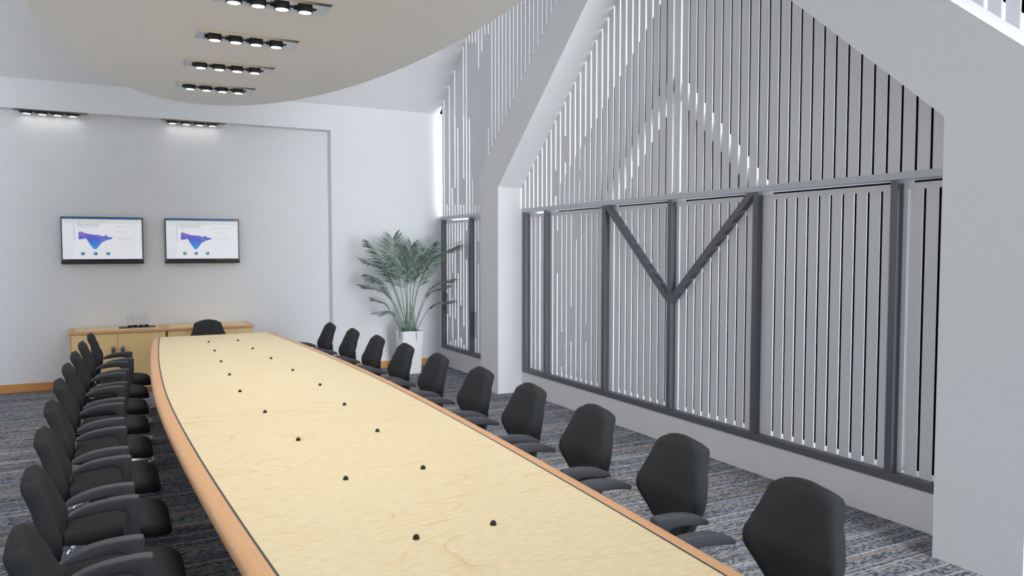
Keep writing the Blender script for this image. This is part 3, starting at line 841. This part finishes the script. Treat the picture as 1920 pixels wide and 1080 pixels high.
# ------------------------------------------------------------------ potted palm
PX, PY = 3.6155, 10.005
palm = thing('potted_palm', 'green palm in a tall square white pot in the back corner', 'potted plant', (PX, PY, 0))
bm = bmesh.new()
def sq(hw, z, r=0.02):
    out = []
    for cx, cy, a0 in ((hw - r, hw - r, 0), (-hw + r, hw - r, PI / 2), (-hw + r, -hw + r, PI), (hw - r, -hw + r, 1.5 * PI)):
        for k in range(4):
            a = a0 + k / 3 * PI / 2; out.append((cx + r * math.cos(a), cy + r * math.sin(a), z))
    return out
b_loft(bm, [sq(.121, 0.0, .012), sq(.124, .01, .014), sq(.137, .30), sq(.1525, .575), sq(.1525, .582), sq(.149, .585), sq(.143, .583), sq(.142, .535)], True, True)
obj('pot', bm, M['pot'], palm, smooth=40)
bm = bmesh.new(); b_loft(bm, [sq(.1415, .5355), sq(.1415, .553), sq(.08, .562)], True, True); obj('soil', bm, M['soil'], palm)

def bez(P, n):
    """smooth path through the control points (Catmull-Rom)"""
    P = [Vector(p) for p in P]; Q = [P[0] * 2 - P[1]] + P + [P[-1] * 2 - P[-2]]
    out = []
    seg = len(P) - 1
    for i in range(n + 1):
        t = i / n * seg; k = min(int(t), seg - 1); u = t - k
        a, b_, c, d = Q[k], Q[k + 1], Q[k + 2], Q[k + 3]
        out.append(0.5 * ((2 * b_) + (c - a) * u + (2 * a - 5 * b_ + 4 * c - d) * u * u + (3 * b_ - a - 3 * c + d) * u ** 3))
    return out
def frond(ctrl, f0, length, pairs, side=None, droop=0.25, width=0.0095):
    length *= 1.15; pairs = int(pairs * 0.82)
    path = bez(ctrl, 34)
    bm = bmesh.new()
    n = len(path)
    b_tube(bm, [tuple(p) for p in path], [0.0065 * (1 - 0.8 * i / (n - 1)) + 0.001 for i in range(n)], 6)
    st = obj('frond_stalk', bm, M['stalk'], palm, smooth='all')
    bm = bmesh.new()
    rnd = random.Random(int(abs(ctrl[-1][0] * 7919 + ctrl[-1][2] * 104729)))
    for k in range(pairs):
        f = f0 + (1 - f0) * (k + 0.5) / pairs
        i = min(int(f * (n - 1)), n - 2); p = path[i].lerp(path[i + 1], f * (n - 1) - i)
        t = (path[i + 1] - path[i]).normalized()
        sd = Vector(side) if side else Vector((0, 1, 0))
        sdv = (sd - t * sd.dot(t))
        if sdv.length < 1e-3: sdv = t.cross(Vector((0, 0, 1)))
        sdv.normalize(); nr = t.cross(sdv).normalized()
        if nr.z < 0: nr = -nr
        g = (k + 0.5) / pairs
        ln = length * (0.35 + 0.65 * math.sin(PI * min(1, 0.18 + 0.75 * g))) * rnd.uniform(0.85, 1.1)
        for s in (-1, 1):
            d = (t * (0.62 + 0.25 * g) + sdv * s * (0.85 - 0.25 * g) + nr * 0.12 + Vector((0, 0, rnd.uniform(-.08, .08)))).normalized()
            w = (nr * 0.5 + t * 0.8).cross(d).cross(d); w = (w.normalized() if w.length > 1e-4 else nr) * width * rnd.uniform(0.8, 1.15)
            a = p; m_ = p + d * ln * 0.5 - Vector((0, 0, droop * ln * 0.10)); e = p + d * ln - Vector((0, 0, droop * ln * 0.55))
            V = [bm.verts.new(q) for q in (a - w * .35, a + w * .35, m_ + w, m_ - w, e + w * 0.12, e - w * 0.12)]
            bm.faces.new((V[0], V[1], V[2], V[3])); bm.faces.new((V[3], V[2], V[4], V[5]))
    obj('frond', bm, M['leaf'], st, recalc=False)
# control points: offsets (dx, dy, z) from the pot centre
def C(*pts): return [(x - PX, y - PY, z) for x, y, z in pts]
base = lambda dx, dy: (PX + dx, PY + dy, 0.55)
F = [
 # (control points world, leaf start, leaf length, pairs, side)
 (C(base(-.02, .02), (3.52, 10.05, 1.10), (3.43, 10.05, 1.55), (3.40, 10.03, 1.84)), .45, .30, 30, (1, .15, 0)),
 (C(base(-.03, .0), (3.45, 10.00, 1.05), (3.25, 9.98, 1.50), (3.03, 9.95, 1.80)), .45, .26, 28, (.7, .5, .5)),
 (C(base(-.03, -.03), (3.42, 9.95, 1.05), (3.22, 9.9, 1.42), (2.94, 9.85, 1.53)), .42, .22, 26, (.3, 1, .3)),
 (C(base(-.05, .02), (3.40, 10.0, .95), (3.24, 10.0, 1.25), (3.02, 10.0, 1.36)), .45, .22, 24, (.6, .6, .5)),
 (C(base(-.06, -.02), (3.40, 9.92, .88), (3.20, 9.86, 1.12), (2.92, 9.82, 1.20)), .42, .20, 22, (.2, 1, .2)),
 (C(base(-.07, .03), (3.40, 10.06, .78), (3.30, 10.1, .95), (3.12, 10.12, 1.02)), .45, .15, 16, (.3, 1, .3)),
 (C(base(-.08, -.04), (3.44, 9.93, .72), (3.32, 9.9, .86), (3.08, 9.88, .86)), .45, .17, 14, (.4, .8, .4)),
 (C(base(.03, .0), (3.72, 9.98, 1.10), (3.90, 9.9, 1.55), (4.22, 9.72, 1.74)), .42, .27, 30, (.3, 1, .5)),
 (C(base(.02, .03), (3.70, 10.05, 1.15), (3.84, 10.08, 1.55), (4.00, 10.08, 1.79)), .45, .26, 28, (.9, .3, -.4)),
 (C(base(.0, .04), (3.62, 10.1, 1.15), (3.66, 10.14, 1.52), (3.70, 10.15, 1.74)), .45, .28, 28, (1, .2, 0)),
 (C(base(.0, -.04), (3.60, 9.92, 1.10), (3.60, 9.84, 1.45), (3.66, 9.76, 1.66)), .42, .28, 30, (1, .1, 0)),
 (C(base(.02, -.03), (3.68, 9.93, 1.05), (3.78, 9.85, 1.40), (3.92, 9.76, 1.60)), .42, .26, 28, (1, .3, -.3)),
 (C(base(-.02, -.04), (3.54, 9.92, 1.05), (3.46, 9.85, 1.38), (3.36, 9.8, 1.58)), .42, .26, 28, (1, .3, .3)),
 (C(base(.06, .0), (3.78, 9.98, .92), (3.92, 9.93, 1.17), (4.20, 9.86, 1.27)), .45, .18, 20, (.2, 1, .2)),
 (C(base(.07, .02), (3.80, 10.05, .85), (3.95, 10.08, 1.08), (4.20, 10.06, 1.17)), .5, .16, 16, (.3, .9, .3)),
 (C(base(.08, -.03), (3.80, 9.95, .76), (3.93, 9.9, .93), (4.19, 9.84, .98)), .5, .15, 16, (.2, 1, .3)),
]
for cp, f0, ln, pr, sd in F: frond(cp, f0, ln, pr, sd)
# thick cut stalks at the base and one folded leaf over the rim
for dx, dy, h, r in ((-.05, -.05, .30, .012), (-.01, -.06, .42, .013), (.03, -.05, .38, .014), (.06, -.03, .26, .012), (-.03, .02, .45, .013), (.02, .03, .5, .013), (.10, .02, .18, .010), (-.08, -.02, .22, .011)):
    bm = bmesh.new(); b_tube(bm, [(dx, dy, .545), (dx * 1.05, dy * 1.05, .545 + h * .5), (dx * 1.1, dy * 1.1, .545 + h)], [r, r * .85, r * .35], 7)
    obj('cut_stalk', bm, M['stalk'], palm, smooth='all')
bm = bmesh.new()
pth = bez([(-.07, -.06, .56), (-.12, -.10, .625), (-.175, -.13, .61), (-.19, -.145, .50)], 14)
for i in range(len(pth) - 1):
    pass
rings = [[(p.x - .012, p.y - .022, p.z - .004), (p.x - .010, p.y + .004, p.z + .010), (p.x + .012, p.y + .026, p.z + .002), (p.x + .004, p.y, p.z - .006)] for p in pth]
b_loft(bm, rings); obj('folded_leaf', bm, M['leaf'], palm, smooth='all')
bm = bmesh.new(); b_tube(bm, [(.03, -.10, .58), (.035, -.158, .60), (.038, -.168, .55), (.045, -.172, .45)], [.006, .006, .005, .002], 5); obj('hanging_leaf', bm, M['leaf'], palm, smooth='all')

# ------------------------------------------------------------------ light
SUNNY, BACK, SOFT, GROUND = 3.6, 23.5, 0.82, 0.85
w = bpy.data.worlds.new('sky'); scene.world = w; w.use_nodes = True
nt = w.node_tree; nt.nodes.clear()
tc = N(nt, 'ShaderNodeTexCoord'); sp = N(nt, 'ShaderNodeSeparateXYZ'); L(nt, tc.outputs['Generated'], sp.inputs[0])
def wmath(op, a, b_=None):
    n = N(nt, 'ShaderNodeMath', operation=op)
    for i, v in enumerate((a, b_)):
        if v is None: continue
        if hasattr(v, 'node'): L(nt, v, n.inputs[i])
        else: n.inputs[i].default_value = v
    return n.outputs[0]
def wstep(v, a, b_, lo=0.0, hi=1.0):
    n = N(nt, 'ShaderNodeMapRange', interpolation_type='SMOOTHSTEP', inp={'From Min': a, 'From Max': b_, 'To Min': lo, 'To Max': hi})
    L(nt, v, n.inputs['Value']); return n.outputs['Result']
SX, SY, SZ = sp.outputs['X'], sp.outputs['Y'], sp.outputs['Z']
sunny = wmath('MULTIPLY', wstep(SY, -0.05, -0.4), wstep(SX, 0.0, 0.35))       # bright quarter of the sky behind and to the right
soft = wstep(SX, -0.05, -0.5)                                                  # dull quarter to the left
behind = wmath('MULTIPLY', wstep(SY, -0.3, -0.7), wstep(wmath('ABSOLUTE', wmath('ADD', SX, 0.02)), 0.22, 0.05))   # bright sky straight behind the viewpoint
strength = wmath('ADD', wmath('MULTIPLY', sunny, SUNNY), wmath('ADD', wmath('MULTIPLY', soft, SOFT), wmath('MULTIPLY', behind, BACK)))
strength = wmath('MULTIPLY', strength, wstep(SZ, -0.3, 0.05, GROUND, 1.0))
bg = N(nt, 'ShaderNodeBackground'); bg.inputs['Color'].default_value = (0.9, 0.95, 1.0, 1)
L(nt, strength, bg.inputs['Strength'])
ow = N(nt, 'ShaderNodeOutputWorld'); L(nt, bg.outputs[0], ow.inputs['Surface'])

# ------------------------------------------------------------------ camera
cd = bpy.data.cameras.new('camera'); cd.sensor_width = 36.0; cd.lens = 36.0 * 1449.49 / 1920.0
cd.clip_start = 0.05; cd.clip_end = 100
cam = bpy.data.objects.new('camera', cd); COL.objects.link(cam)
cam.location = (0, 0, 1.7)
cam.rotation_euler = (PI / 2 - math.radians(2.9157), 0, -math.radians(27.4562))
scene.camera = cam
vs = scene.view_settings
scene.display_settings.display_device = 'sRGB'
vs.view_transform = 'Standard'; vs.look = 'None'; vs.exposure = 0.35; vs.gamma = 1.0; vs.use_curve_mapping = False
scene.cycles.max_bounces = 10; scene.cycles.diffuse_bounces = 6
scene.cycles.use_denoising = True
